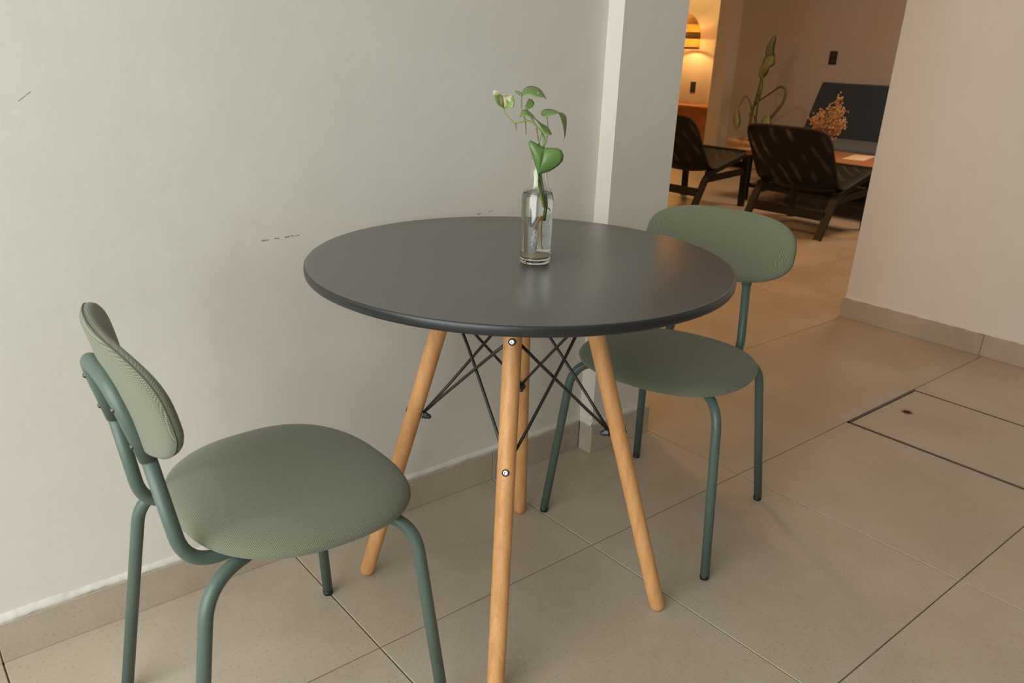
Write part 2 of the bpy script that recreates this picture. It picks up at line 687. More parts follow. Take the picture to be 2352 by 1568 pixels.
def bead(name, a, b, axis, face, z0, z1, depth, parent, seed):
    """uneven plaster lip above a skirting"""
    rnd = random.Random(seed)
    n = max(4, int(abs(b - a) / 0.006))
    V, F = [], []
    ph = [rnd.uniform(0, 6) for _ in range(6)]
    for i in range(n + 1):
        s = a + (b - a) * i / n
        w = 0.5 + 0.22 * math.sin(s * 9 + ph[0]) + 0.18 * math.sin(s * 31 + ph[1]) + 0.1 * math.sin(s * 83 + ph[2])
        lo = z0 + 0.0025 * math.sin(s * 60 + ph[3]) * rnd.random()
        hi = z0 + (z1 - z0) * (0.75 + 0.35 * w) + rnd.uniform(-0.0008, 0.0008)
        d = depth * (0.75 + 0.35 * w) + rnd.uniform(-0.0006, 0.0006)
        for (off, z) in ((0.004, lo), (-d, lo), (-d * 0.85, lo + (hi - lo) * 0.45), (-d * 0.35, lo + (hi - lo) * 0.8), (0.003, hi)):
            V.append((s, face + off, z) if axis == 'x' else (face + off, s, z))
    for i in range(n):
        for k in range(4):
            F.append((i * 5 + k, i * 5 + k + 1, (i + 1) * 5 + k + 1, (i + 1) * 5 + k))
    return obj(name, V, F, m_bead, parent)


bead('plaster_bead', -1.8, PX0, 'x', WY, SK - 0.001, SK + 0.018, 0.0095, wl, 1)
bead('plaster_bead', PX0 - 0.004, PX1, 'x', PY, SK, SK + 0.020, 0.006, wp, 2)
bead('plaster_bead', PY - 0.004, WY, 'y', PX0, SK - 0.001, SK + 0.020, 0.0085, wp, 3)
bead('plaster_bead', -1.8, 0.637, 'y', 2.888, 0.089, 0.100, 0.008, wr, 4)

# ------------------------------------------------------------------ round table
TC = (0.324, -0.014)
TZ, TR, TT = 0.762, 0.394, 0.019
table = empty('dining_table', (TC[0], TC[1], 0))
tag(table, 'round table with matt black top, beech legs and crossed black wire braces', 'table')
top = obj('table_top', *lathe_vf([(0, TZ), (0.2, TZ), (TR - 0.006, TZ), (TR - 0.0025, TZ - 0.0008), (TR - 0.0006, TZ - 0.003), (TR, TZ - 0.006),
                                  (TR, TZ - 0.0145), (TR - 0.0012, TZ - 0.017), (TR - 0.005, TZ - TT), (0.2, TZ - TT), (0, TZ - TT)], 128), m_top, table)
top.data.materials.append(m_top_shaded)
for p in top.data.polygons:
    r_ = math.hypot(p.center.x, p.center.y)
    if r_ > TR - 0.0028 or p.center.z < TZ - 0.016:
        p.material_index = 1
sharp(top, 50)
plate = obj('mount_plate', *lathe_vf([(0, TZ - TT - 0.0002), (0.16, TZ - TT - 0.0002), (0.16, TZ - TT - 0.004), (0.03, TZ - TT - 0.004), (0.03, TZ - TT - 0.004), (0, TZ - TT - 0.004)], 40), m_blackmetal, table)
LR, LEAN, LRAD = 0.333, 0.29, 0.0168
ZL, ZU = 0.424, 0.648
ztop = TZ - TT - 0.004
leg_path = [(LR - LEAN * z, 0, z) for z in (0.0, 0.004, 0.012, 0.1, 0.3, 0.5, 0.7, ztop)]
leg_vf = tube_vf(leg_path, [0.0095, 0.0138, LRAD * 0.99, LRAD, LRAD, LRAD, LRAD, LRAD], 28, True)
leg_vf = ([(v.x, v.y, max(0.0, v.z)) for v in leg_vf[0]], leg_vf[1])
tilt = Matrix.Rotation(math.atan(LEAN), 4, 'Y')          # local z of a screw -> outward normal of the leg


def on_leg(z, r_off):
    """matrix at a point of the leg's outer (+) or inner (-) side, z axis along the outward normal"""
    n = Vector((1, 0, LEAN)).normalized()
    p = Vector((LR - LEAN * z, 0, z)) + n * r_off
    return Matrix.Translation(p) @ n.to_track_quat('Z', 'Y').to_matrix().to_4x4()


screw_head = lathe_vf([(0, 0.0012), (0.0012, 0.0006), (0.0022, 0.0011), (0.0044, 0.0011), (0.0052, 0.0004), (0.0052, -0.003)], 20)
screw_ring = lathe_vf([(0.0053, 0.0006), (0.0068, 0.0007), (0.0068, -0.003), (0.0053, -0.003)], 20, True)
nut_raw = join(lathe_vf([(0.0075, 0.001), (0.0075, -0.0008), (0, -0.0008)], 18),
              lathe_vf([(0.0056, -0.0006), (0.0058, -0.006), (0.0050, -0.0075)], 6),
              lathe_vf([(0.0048, -0.006), (0.0046, -0.010), (0.0036, -0.0125), (0.0018, -0.014), (0, -0.0145)], 16))
nut_vf = ([(v[0] * 1.2, v[1] * 1.2, v[2] * 1.2) for v in nut_raw[0]], nut_raw[1])
leg_angles = [math.radians(a) for a in (132.2, 45.9, -48.3, 226.5)]
leg0 = None
for k, a in enumerate(leg_angles):
    if leg0 is None:
        leg0 = obj('leg', *leg_vf, m_beech, table)
        leg0.rotation_euler = (0, 0, a)
        kids = []
        for z in (ZL, ZU):
            kids.append(obj('screw', *xform(screw_head, on_leg(z, LRAD - 0.0004)), m_zinc, leg0))
            kids.append(obj('screw_hole', *xform(screw_ring, on_leg(z, LRAD - 0.0004)), m_hole, leg0))
        kids.append(sharp(obj('nut', *xform(nut_vf, on_leg(ZL, -LRAD - 0.003)), m_nut, leg0)))
        kids.append(sharp(obj('nut', *xform(nut_vf, on_leg(ZU, -LRAD - 0.003)), m_nut, leg0)))
    else:
        lg = leg0.copy()
        link(lg)
        lg.parent = table
        lg.rotation_euler = (0, 0, a)
        for q in kids:
            c = q.copy()
            link(c)
            c.parent = lg


def polar(a, z, inset):
    r = LR - LEAN * z - inset
    return Vector((r * math.cos(a), r * math.sin(a), z))


order = [0, 1, 2, 3]
for k in range(4):
    a, b = leg_angles[k], leg_angles[(k + 1) % 4]
    p1, p2 = polar(a, ZL, LRAD + 0.003), polar(b, ZU, LRAD + 0.003)
    q1, q2 = polar(b, ZL, LRAD + 0.003), polar(a, ZU, LRAD + 0.003)
    dd = Vector((math.cos((a + (b if b > a else b)) / 2), math.sin((a + b) / 2), 0))
    for (u, w, off) in ((p1, p2, -0.0032), (q1, q2, 0.0032)):
        mid = (p1 + p2 + q1 + q2) / 4
        outw = Vector((mid.x, mid.y, 0)).normalized() * off
        m_ = (u + w) / 2 + outw
        obj('wire_brace', *tube_vf([u, u.lerp(m_, 0.5) + outw * 0.4, m_, m_.lerp(w, 0.5) + outw * 0.4, w], 0.0031, 12), m_blackmetal, table)

# ------------------------------------------------------------------ upholstered chairs
SEAT_A, SEAT_B, SEAT_CY, SEAT_Z = 0.209, 0.184, 0.052, 0.449


def sup(a, e):
    c, s = math.cos(a), math.sin(a)
    return (math.copysign(abs(c) ** (2 / e), c), math.copysign(abs(s) ** (2 / e), s))


def seat_vf():
    seg = 72
    prof = [(0, .0225), (.25, .0222), (.5, .0210), (.7, .0185), (.82, .0152), (.90, .0112), (.955, .0062), (.985, .0010), (1, -.0050), (.992, -.0105), (.965, -.0145), (.90, -.0165), (.5, -.0165), (0, -.0165)]
    V, F, uv, rows = [], [], [], []
    s_acc = 0
    for i, (fr, z) in enumerate(prof):
        if i:
            s_acc += math.hypot((fr - prof[i - 1][0]) * 0.19, z - prof[i - 1][1])
        top_side = i <= 8
        if fr == 0:
            V.append((0, SEAT_CY, SEAT_Z + z - (0.004 if top_side else 0)))
            uv.append((0, 0) if top_side else (0.5, 0.5))
            rows.append([len(V) - 1] * seg)
            continue
        row = []
        for k in range(seg):
            a = 2 * PI * k / seg
            cx, cy = sup(a, 2.45)
            wfac = 1.0 + 0.035 * cy               # a touch wider towards the front
            x, y = SEAT_A * cx * wfac * fr, SEAT_CY + SEAT_B * cy * fr
            yy = (y - SEAT_CY) / SEAT_B
            dz = -0.010 * max(0, yy - 0.2) ** 2 - 0.004 * max(0, 1 - fr * 1.2)   # waterfall front and a slight dish
            V.append((x, y, SEAT_Z + z + dz))
            ue = s_acc / 0.19
            uv.append((SEAT_A * cx * ue, SEAT_B * cy * ue))
            row.append(len(V) - 1)
        rows.append(row)
    for a, b in zip(rows, rows[1:]):
        for k in range(seg):
            k2 = (k + 1) % seg
            f = []
            for q in (a[k], a[k2], b[k2], b[k]):
                if q not in f:
                    f.append(q)
            if len(f) > 2:
                F.append(tuple(f))
    return V, F, uv


BK_Z, BK_A = 0.6855, 0.196


def back_pt(x, z, off):
    """point of the backrest: off is measured forward from its mid surface"""
    y = -0.180 + 0.034 * (x / 0.2) ** 2 - 0.17 * (z - BK_Z)
    return (x, y + off, z + off * 0.17)


def back_outline(a):
    c, s = math.cos(a), math.sin(a)
    e = 3.1 if s > 0 else 2.2
    if abs(s) < 0.25:
        e = 2.2 + (3.1 - 2.2) * (s + 0.25) / 0.5
    return BK_A * math.copysign(abs(c) ** (2 / e), c), BK_Z + 0.0855 * math.copysign(abs(s) ** (2 / e), s)


def backrest_vf():
    seg = 72
    prof = [(0, .0165), (.3, .0163), (.6, .0155), (.8, .0136), (.9, .0108), (.96, .0074), (.99, .0036), (1, .0000), (.992, -.0038), (.965, -.0076), (.90, -.0100), (.8, -.0095), (.4, -.0085), (0, -.0085)]
    V, F, uv, rows = [], [], [], []
    s_acc = 0
    for i, (fr, o) in enumerate(prof):
        if i:
            s_acc += math.hypot((fr - prof[i - 1][0]) * 0.13, o - prof[i - 1][1])
        if fr == 0:
            V.append(back_pt(0, BK_Z, o))
            uv.append((0, 0) if i == 0 else (0.6, 0.6))
            rows.append([len(V) - 1] * seg)
            continue
        row = []
        for k in range(seg):
            x, z = back_outline(2 * PI * k / seg)
            inset = (1 - fr)
            xx, zz = x * (1 - inset * (0.46 + 0.54 * (fr < 0.85))), BK_Z + (z - BK_Z) * fr
            if fr < 0.85:
                xx = x * fr
            V.append(back_pt(xx, zz, o))
            ue = min(s_acc / 0.13, 9)
            if i <= 7:
                uv.append((x * ue, (z - BK_Z) * ue))
            else:
                uv.append((xx + 0.6, zz - BK_Z + 0.6))
            row.append(len(V) - 1)
        rows.append(row)
    for a, b in zip(rows, rows[1:]):
        for k in range(seg):
            k2 = (k + 1) % seg
            f = []
            for q in (a[k], a[k2], b[k2], b[k]):
                if q not in f:
                    f.append(q)
            if len(f) > 2:
                F.append(tuple(f))
    return V, F, uv


TUB = 0.0107


def make_chair():
    root = empty('dining_chair')
    v, f, uv = seat_vf()
    obj('seat', v, f, m_fab, root, uvs=uv)
    v, f, uv = backrest_vf()
    bk = obj('backrest', v, f, m_fab, root, uvs=uv)
    seam = []
    for k in range(65):
        x, z = back_outline(2 * PI * k / 64)
        seam.append(back_pt(x * 0.997, BK_Z + (z - BK_Z) * 0.997, -0.0035))
    obj('seam', *tube_vf(seam, 0.0011, 6, False), m_seam, bk)
    ARM = 0.4215
    for sx in (-1, 1):
        # front leg: foot, knee, then in under the seat
        foot = Vector((0.229 * sx, 0.214, 0.0))
        knee = foot + Vector((-0.096 * sx, -0.079, 1)) * ARM
        dirn = Vector((-0.096 * sx, -0.079, 0)).normalized()
        pts = fillet([foot + Vector((0, 0, 0.010)), knee, knee + dirn * 0.17 + Vector((0, 0, 0.002))], 0.062, 9)
        lg = obj('leg', *tube_vf(pts, TUB, 18), m_tube, root)
        obj('foot_cap', *tube_vf([foot, foot + Vector((-0.001 * sx, -0.0008, 0.0105))], [TUB * 0.96, TUB * 1.03], 18), m_cap, lg)
        foot = Vector((0.1895 * sx, -0.215, 0.0))
        knee = foot + Vector((-0.078 * sx, 0.176, 1)) * ARM
        dirn = Vector((-0.078 * sx, 0.176, 0)).normalized()
        pts = fillet([foot + Vector((0, 0, 0.010)), knee, knee + dirn * 0.17 + Vector((0, 0, 0.002))], 0.062, 9)
        lg = obj('leg', *tube_vf(pts, TUB, 18), m_tube, root)
        obj('foot_cap', *tube_vf([foot, foot + Vector((-0.0008 * sx, 0.0018, 0.0105))], [TUB * 0.96, TUB * 1.03], 18), m_cap, lg)
        # upright of the back: from under the seat, back and up into the bracket
        pts = fillet([(0.098 * sx, 0.03, 0.428), (0.101 * sx, -0.150, 0.4195), (0.083 * sx, -0.1715, 0.602)], 0.056, 10)
        obj('back_upright', *tube_vf(pts, TUB, 18), m_tube, root)
    # inverted U bracket sleeved over both uprights
    br = fillet([(-0.0832, -0.1708, 0.597), (-0.069, -0.197, 0.7075), (0.069, -0.197, 0.7075), (0.0832, -0.1708, 0.597)], [0.050, 0.050], 10)
    bro = obj('back_bracket', *tube_vf(br, 0.0126, 20), m_tube, root)
    for sx in (-1, 1):
        for z, yy in ((0.676, -0.190), (0.622, -0.177)):
            nrm = Vector((0, -1, -0.2)).normalized()
            mt = Matrix.Translation(Vector(((0.0725 if z > 0.65 else 0.081) * sx, yy, z)) + nrm * 0.0115) @ nrm.to_track_quat('Z', 'Y').to_matrix().to_4x4()
            obj('screw', *xform(lathe_vf([(0, 0.0034), (0.0016, 0.0031), (0.0034, 0.0020), (0.0044, 0), (0.0044, -0.003)], 16), mt), m_screw, bro)
    return root


def copy_tree(o, parent=None):
    c = o.copy()
    COL.objects.link(c)
    c.parent = parent
    for ch in o.children:
        copy_tree(ch, c)
    return c


chair = make_chair()
chair.location = (-0.2177, -0.0094, 0)
chair.rotation_euler = (0, 0, math.atan2(-0.003, 1.0) - PI / 2)
tag(chair, 'green padded chair seen side-on, its back bracket and screws showing', 'chair', 'green chairs at the round table')
chair2 = copy_tree(chair)
for ch in chair.children:                # the pad of this chair sits a little askew on its bracket
    if ch.name.startswith('backrest'):
        ch.matrix_local = Matrix.Translation((0, -0.185, 0)) @ Matrix.Rotation(math.radians(-3.5), 4, 'Z') @ Matrix.Translation((0, 0.185, 0))
chair2.location = (0.871, 0.017, 0)
chair2.rotation_euler = (0, 0, math.atan2(-0.233, -0.972) - PI / 2)
tag(chair2, 'green padded chair tucked under the far side of the black table, backrest front showing', 'chair')

# ------------------------------------------------------------------ glass bottle with a pothos cutting
BX, BY = 0.323, -0.057
bottle = obj('glass_bottle', *lathe_vf([
    (0, 0.0006), (0.018, 0.0004), (0.0245, 0.0012), (0.0272, 0.004), (0.0280, 0.008), (0.0280, 0.020), (0.0282, 0.06), (0.0283, 0.112), (0.0278, 0.119), (0.0262, 0.125),
    (0.0228, 0.131), (0.0190, 0.138), (0.0166, 0.147), (0.0155, 0.158), (0.0146, 0.170), (0.0138, 0.180), (0.0136, 0.185), (0.0148, 0.187), (0.0150, 0.193), (0.0142, 0.1955), (0.0126, 0.1960),
    (0.0116, 0.1945), (0.0114, 0.186), (0.0118, 0.180), (0.0126, 0.170), (0.0136, 0.157), (0.0148, 0.147), (0.0174, 0.138), (0.0212, 0.131),
    (0.0244, 0.1245), (0.0258, 0.119), (0.0263, 0.112), (0.0262, 0.06), (0.0260, 0.022), (0.0250, 0.0150), (0.020, 0.0115), (0.010, 0.0095), (0, 0.0090)], 48), m_glass)
bottle.location = (BX, BY, TZ + 0.0002)
tag(bottle, 'clear glass bottle of water standing on the black table top', 'bottle')
WL = 0.1275
water = obj('water', *lathe_vf([(0, 0.0089), (0.010, 0.0094), (0.0201, 0.0114), (0.0251, 0.0149), (0.0261, 0.022), (0.0263, 0.06), (0.0264, 0.112), (0.0259, 0.119), (0.0245, 0.1245), (0.0232, WL), (0.020, WL - 0.0004), (0, WL - 0.0006)], 48), m_water, bottle)

obj('caustic_disc', *lathe_vf([(0, 0.0093), (0.019, 0.0117), (0.0235, 0.0145), (0.021, 0.0150), (0.010, 0.0138), (0, 0.0135)], 32), new_mat('tan_caustic', (0.78, 0.64, 0.40), 0.8), bottle)  # added disc, its tan colour stands in for light refracted in the base
plant = empty('pothos_cutting', (BX, BY, TZ + 0.07))
tag(plant, 'pothos cutting with heart-shaped leaves rooting in the glass bottle', 'plant')
BH, BR_ = Vector((0.661, 0.750, 0)), Vector((0.750, -0.661, 0))


def bp(u, v, w=0.0):
    """mm across, mm up, mm towards the viewer's side -> plant coordinates"""
    k = 0.001
    return BR_ * (u * k) - BH * (w * k) + Vector((0, 0, v * k - 0.07))


def leaf_patch(A, B, depth, bulge=6.0, rows=11, cols=7, dip=0.0, twist=0.0):
    """surface between two edge polylines; depth(t) places the midrib, bulge folds the blade"""
    a = resample([(p[0], p[1], 0) for p in A], rows)
    b = resample([(p[0], p[1], 0) for p in B], rows)
    V, F = [], []
    for i in range(rows):
        t = i / (rows - 1)
        for j in range(cols):
            s = j / (cols - 1)
            p = a[i].lerp(b[i], s)
            w = depth(t) + bulge * (1 - (2 * s - 1) ** 2) * math.sin(PI * min(0.98, max(0.05, t))) + twist * (s - 0.5) - dip * abs(2 * s - 1)
            V.append(bp(p.x, p.y, w))
    for i in range(rows - 1):
        for j in range(cols - 1):
            q = i * cols + j
            F.append((q, q + 1, q + cols + 1, q + cols))
    return V, F


def leaf(name, patches, mat, parent):
    o = obj(name, *join(*patches), mat, parent)
    md = o.modifiers.new('thick', 'SOLIDIFY')
    md.thickness = 0.0005
    md.offset = 0
    return o


L1a = [(-64.4, 264.9), (-72.4, 268.3), (-78.0, 275.3), (-81.3, 285.3), (-82.9, 291.5), (-80.3, 293.7), (-74.1, 291.8), (-68.6, 287.6)]
L1b = [(-64.4, 264.9), (-54.2, 264.9), (-46.9, 268.1), (-44.9, 275.8), (-48.6, 286.3), (-53.8, 289.1), (-61.6, 285.4), (-68.6, 287.6)]
L1m = [(-64.4, 264.9), (-65.5, 273.0), (-66.8, 280.4), (-68.6, 287.6)]
leaf('leaf', [leaf_patch(L1a, L1m, lambda t: -6 + 10 * t, 3, twist=-14), leaf_patch(L1m, L1b, lambda t: -5 + 10 * t, 3, twist=16)], m_leaf_var, plant)
L2a = [(-35.1, 284.6), (-34.7, 291.5), (-29.4, 298.0), (-21.6, 300.6), (-11.5, 300.1), (-3.5, 296.2), (2.4, 290.6), (7.3, 281.8)]
L2b = [(-35.0, 284.1), (-30.1, 287.4), (-23.4, 288.2), (-16.5, 286.1), (-7.5, 284.2), (-0.7, 284.2), (4.4, 284.3), (7.3, 281.8)]
L2c = [(-35.0, 284.1), (-34.6, 287.8), (-36.4, 290.4), (-43.8, 292.3), (-47.7, 291.4)]
L2d = [(-35.0, 284.1), (-37.3, 284.4), (-41.4, 287.6), (-44.8, 289.6), (-47.7, 291.4)]
leaf('leaf', [leaf_patch(L2a, L2b, lambda t: -14 + 6 * t, 5, twist=26), leaf_patch(L2c, L2d, lambda t: -14 - 8 * t, 1, 6, 4)], m_leaf, plant)
L3a = [(-24.7, 263.7), (-28.2, 266.8), (-25.7, 274.3), (-22.5, 280.0)]
L3b = [(-24.7, 263.7), (-20.2, 265.5), (-15.2, 267.2), (-12.8, 271.6), (-12.7, 274.8), (-17.4, 279.4), (-22.5, 280.0)]
leaf('leaf', [leaf_patch(L3a, L3b, lambda t: -10 - 22 * t, 4, twist=8)], m_leaf, plant)
L4a = [(-7.0, 248.2), (-15.2, 252.2), (-24.3, 254.6), (-32.3, 253.8), (-36.7, 251.7)]
L4b = [(-7.0, 248.2), (-15.4, 257.6), (-22.4, 262.2), (-28.1, 264.7), (-33.7, 261.3), (-36.7, 251.7)]
L4c = [(-8.2, 249.8), (-4.0, 244.0), (0.3, 237.6), (2.9, 230.1), (7.6, 226.7), (15.7, 226.4), (19.0, 227.9)]
L4d = [(-8.2, 249.8), (1.1, 243.6), (10.5, 239.0), (16.5, 233.3), (19.0, 227.9)]
leaf('leaf', [leaf_patch(L4a, L4b, lambda t: 14 - 8 * t, 4, twist=-18), leaf_patch(L4c, L4d, lambda t: 14 + 10 * t, 4, twist=-14)], m_leaf, plant)
L5a = [(30.4, 261.0), (24.0, 264.3), (16.0, 265.6), (6.9, 265.3), (0.9, 262.4), (-0.7, 258.1)]
L5b = [(30.4, 261.0), (23.1, 258.9), (16.5, 256.0), (12.0, 253.7), (6.4, 253.2), (1.1, 256.0), (-0.7, 258.1)]
L5c = [(28.7, 261.2), (33.1, 252.8), (36.5, 243.2), (39.9, 232.4), (41.7, 221.6), (40.9, 215.5)]
L5d = [(28.7, 261.2), (37.8, 260.4), (42.6, 255.2), (44.3, 245.6), (44.1, 232.6), (43.4, 221.6), (40.9, 215.5)]
leaf('leaf', [leaf_patch(L5a, L5b, lambda t: 4 - 4 * t, 4, twist=20), leaf_patch(L5c, L5d, lambda t: 4 - 10 * t, 3, twist=-14)], m_leaf, plant)
L6a = [(8.1, 205.0), (-1.9, 209.1), (-11.3, 214.8), (-19.0, 218.4), (-20.3, 215.0), (-18.6, 208.5), (-14.0, 196.4), (-8.8, 182.1), (-4.9, 171.0), (-0.8, 158.7)]
L6b = [(8.1, 205.0), (20.1, 205.6), (31.6, 205.6), (37.6, 202.1), (41.2, 195.0), (41.7, 187.2), (35.4, 179.2), (25.4, 170.9), (16.3, 165.5), (6.0, 162.3), (-0.8, 158.7)]
L6m = [(8.1, 205.0), (6.3, 193.8), (4.0, 181.4), (1.6, 170.1), (-0.8, 158.7)]
leaf('leaf', [leaf_patch(L6a, L6m, lambda t: 22 + 8 * math.sin(PI * t) - 4 * t, 2, twist=4), leaf_patch(L6m, L6b, lambda t: 22 + 8 * math.sin(PI * t) - 4 * t, 2, twist=-4)], m_leaf_big, plant)
lw = [p for p in plant.children]
lw[0]['label'] = 'pale cream-splashed leaf at the top end of the vine'
lw[-1]['label'] = 'largest deep green heart-shaped leaf over the bottle neck'


def stem(name, pts, r0, r1, mat, w0=0.0, w1=0.0, seg=8):
    n = len(pts)
    P = smooth_path([bp(p[0], p[1], w0 + (w1 - w0) * i / (n - 1)) for i, p in enumerate(pts)], 4)
    m = len(P)
    return obj(name, *tube_vf(P, [(r0 + (r1 - r0) * i / (m - 1)) * 0.001 for i in range(m)], seg), mat, plant)


stem('stem', [(6.0, 190), (6.9, 206.0), (10.5, 215.0), (11.2, 224.9), (11.7, 238.0), (10.7, 245.5), (9.8, 253.1)], 1.7, 1.2, m_vine, 8, 3)
stem('stem', [(5.0, 190), (6.8, 207.1), (7.6, 216.0), (4.3, 224.7), (1.2, 230.0), (-6.6, 237.4), (-12.6, 244.8), (-16.2, 250.6)], 2.0, 1.3, m_vine, 6, 8)
stem('stem', [(-4.0, 200), (-3.0, 208.5), (-0.1, 220.1), (2.3, 230.1)], 1.3, 1.1, m_vine, 14, 12)
stem('stem', [(-6.6, 237.4), (-8.9, 239.5), (-17.1, 244.6), (-25.2, 246.5), (-33.1, 244.1), (-45.6, 242.6), (-53.7, 248.8), (-60.8, 256.1), (-63.8, 262.4), (-64.4, 265.1)], 1.6, 1.0, m_vine, 6, -4)
stem('stem', [(-26.3, 246.5), (-30.0, 253.9), (-33.7, 263.4), (-34.7, 274.1), (-34.5, 284.7)], 1.1, 1.0, m_vine, -2, -14)
stem('stem', [(-12.6, 245.8), (-19.8, 254.2), (-24.1, 263.7)], 1.1, 0.9, m_vine, 2, -8)
stem('aerial_root', [(-43.8, 242.5), (-41.9, 234.0), (-40.6, 229.2)], 1.2, 0.4, m_aerial, 0, 0)
stem('aerial_root', [(-26.3, 246.5), (-25.2, 232.4), (-24.5, 223.7)], 1.2, 0.8, m_aerial, 0, 0)
stem('aerial_root', [(-7.6, 236.2), (-4.9, 225.4), (-3.4, 216.7), (0, 206)], 1.2, 1.0, m_aerial, 6, 6)
# in the neck and the water (kept within the bottle's bore)
stem('stem', [(4.5, 195), (2.0, 180), (-1.0, 160.0), (1.0, 146.9), (4.0, 134.6), (8.0, 118.5), (11.0, 102.2)], 2.0, 2.2, m_vine_dark, 5, 2)
stem('stem', [(5.0, 195), (3.0, 178), (3.1, 157), (7.0, 138.5), (10.0, 122.5), (12.0, 107.4), (11.0, 93.3), (10.0, 78.5)], 2.2, 2.4, m_vine_dark, 2, 0)
stem('stem', [(-2.0, 150), (0.0, 135), (5.0, 119), (9.5, 103)], 1.2, 2.0, m_vine_yel, 7, 6)
sh = obj('dry_sheath', *join(leaf_patch([(-9.0, 166), (-9.8, 158), (-7.5, 150), (-6.5, 138)], [(-2.5, 166), (-1.5, 156), (-2.0, 146), (-4.0, 138)], lambda t: 3, 1.5, 7, 4)), m_sheath, plant)
stem('root', [(7.0, 88.0), (2.8, 78.0), (-3.2, 66.8), (-4.3, 61.6)], 1.4, 0.8, m_root, 7, 9)
stem('root', [(6.0, 86.0), (0.0, 74.0), (-2.2, 66.0), (-1.0, 58.0)], 1.3, 0.8, m_root, 9, 7)
stem('root', [(7.4, 86.4), (7.0, 62.0), (8.2, 49.0), (8.0, 38.5), (11.0, 28.1)], 1.5, 0.8, m_root, 6, 8)
stem('root', [(11.0, 101.1), (16.0, 100.0), (18.5, 95.3)], 1.3, 0.8, m_aerial, 2, 0)
stem('root', [(11.0, 95.0), (17.0, 90.0), (15.0, 78.0), (17.0, 66)], 0.6, 0.3, m_rootw, 0, -4)
rr = random.Random(3)
for k in range(20):
    x0, z0 = rr.uniform(-6, 8), rr.uniform(50, 66)
    x1, z1 = x0 + rr.uniform(-9, 6), z0 - rr.uniform(6, 20)
    x1 = max(-16, min(14, x1))
    stem('root_hair', [(x0, z0), ((x0 + x1) / 2 + rr.uniform(-2, 2), (z0 + z1) / 2), (x1, z1), (x1 + rr.uniform(-3, 3), z1 - rr.uniform(1, 5))], 0.6, 0.32, m_rootw, rr.uniform(3, 9), rr.uniform(2, 13), 5)

# ------------------------------------------------------------------ lounge armchairs


def mesh_sling():
    m = new_mat('black_net_fabric', (0.009, 0.0075, 0.0065), 0.6, 0.3)
    nt = m.node_tree
    tr = N(m, 'ShaderNodeBsdfTransparent')
    mx = N(m, 'ShaderNodeMixShader')
    v = coords(m)
    w = N(m, 'ShaderNodeTexWave')
    w.bands_direction = 'DIAGONAL'
    w.inputs['Scale'].default_value = 5.5
    w.inputs['Distortion'].default_value = 5.0
    w.inputs['Detail'].default_value = 0.0
    w.inputs['Detail Scale'].default_value = 0.6
    L(m, v, w.inputs['Vector'])
    streak = ramp(m, w.outputs['Fac'], [(0.70, (0, 0, 0)), (1.0, (1, 1, 1))])
    patch = ramp(m, noise(m, v, 5.0, 1), [(0.40, (0, 0, 0)), (0.58, (1, 1, 1))])
    sp = math_node(m, 'MULTIPLY', streak, patch)
    f = math_node(m, 'MULTIPLY_ADD', sp, 0.35, 0.03)
    L(m, mixc(m, sp, (0.009, 0.0075, 0.0065), (0.075, 0.066, 0.058)), bsdf(m).inputs['Base Color'])  # light streaks of the net's moire painted in as paler colour
    L(m, f, mx.inputs[0])
    L(m, bsdf(m).outputs[0], mx.inputs[1])
    L(m, tr.outputs[0], mx.inputs[2])
    L(m, mx.outputs[0], nt.nodes['Material Output'].inputs['Surface'])
    return m


m_sling = mesh_sling()
m_pipe = new_mat('black_piping', (0.013, 0.011, 0.010), 0.6)
m_white = new_mat('felt_pad', (0.5, 0.46, 0.40), 0.8)


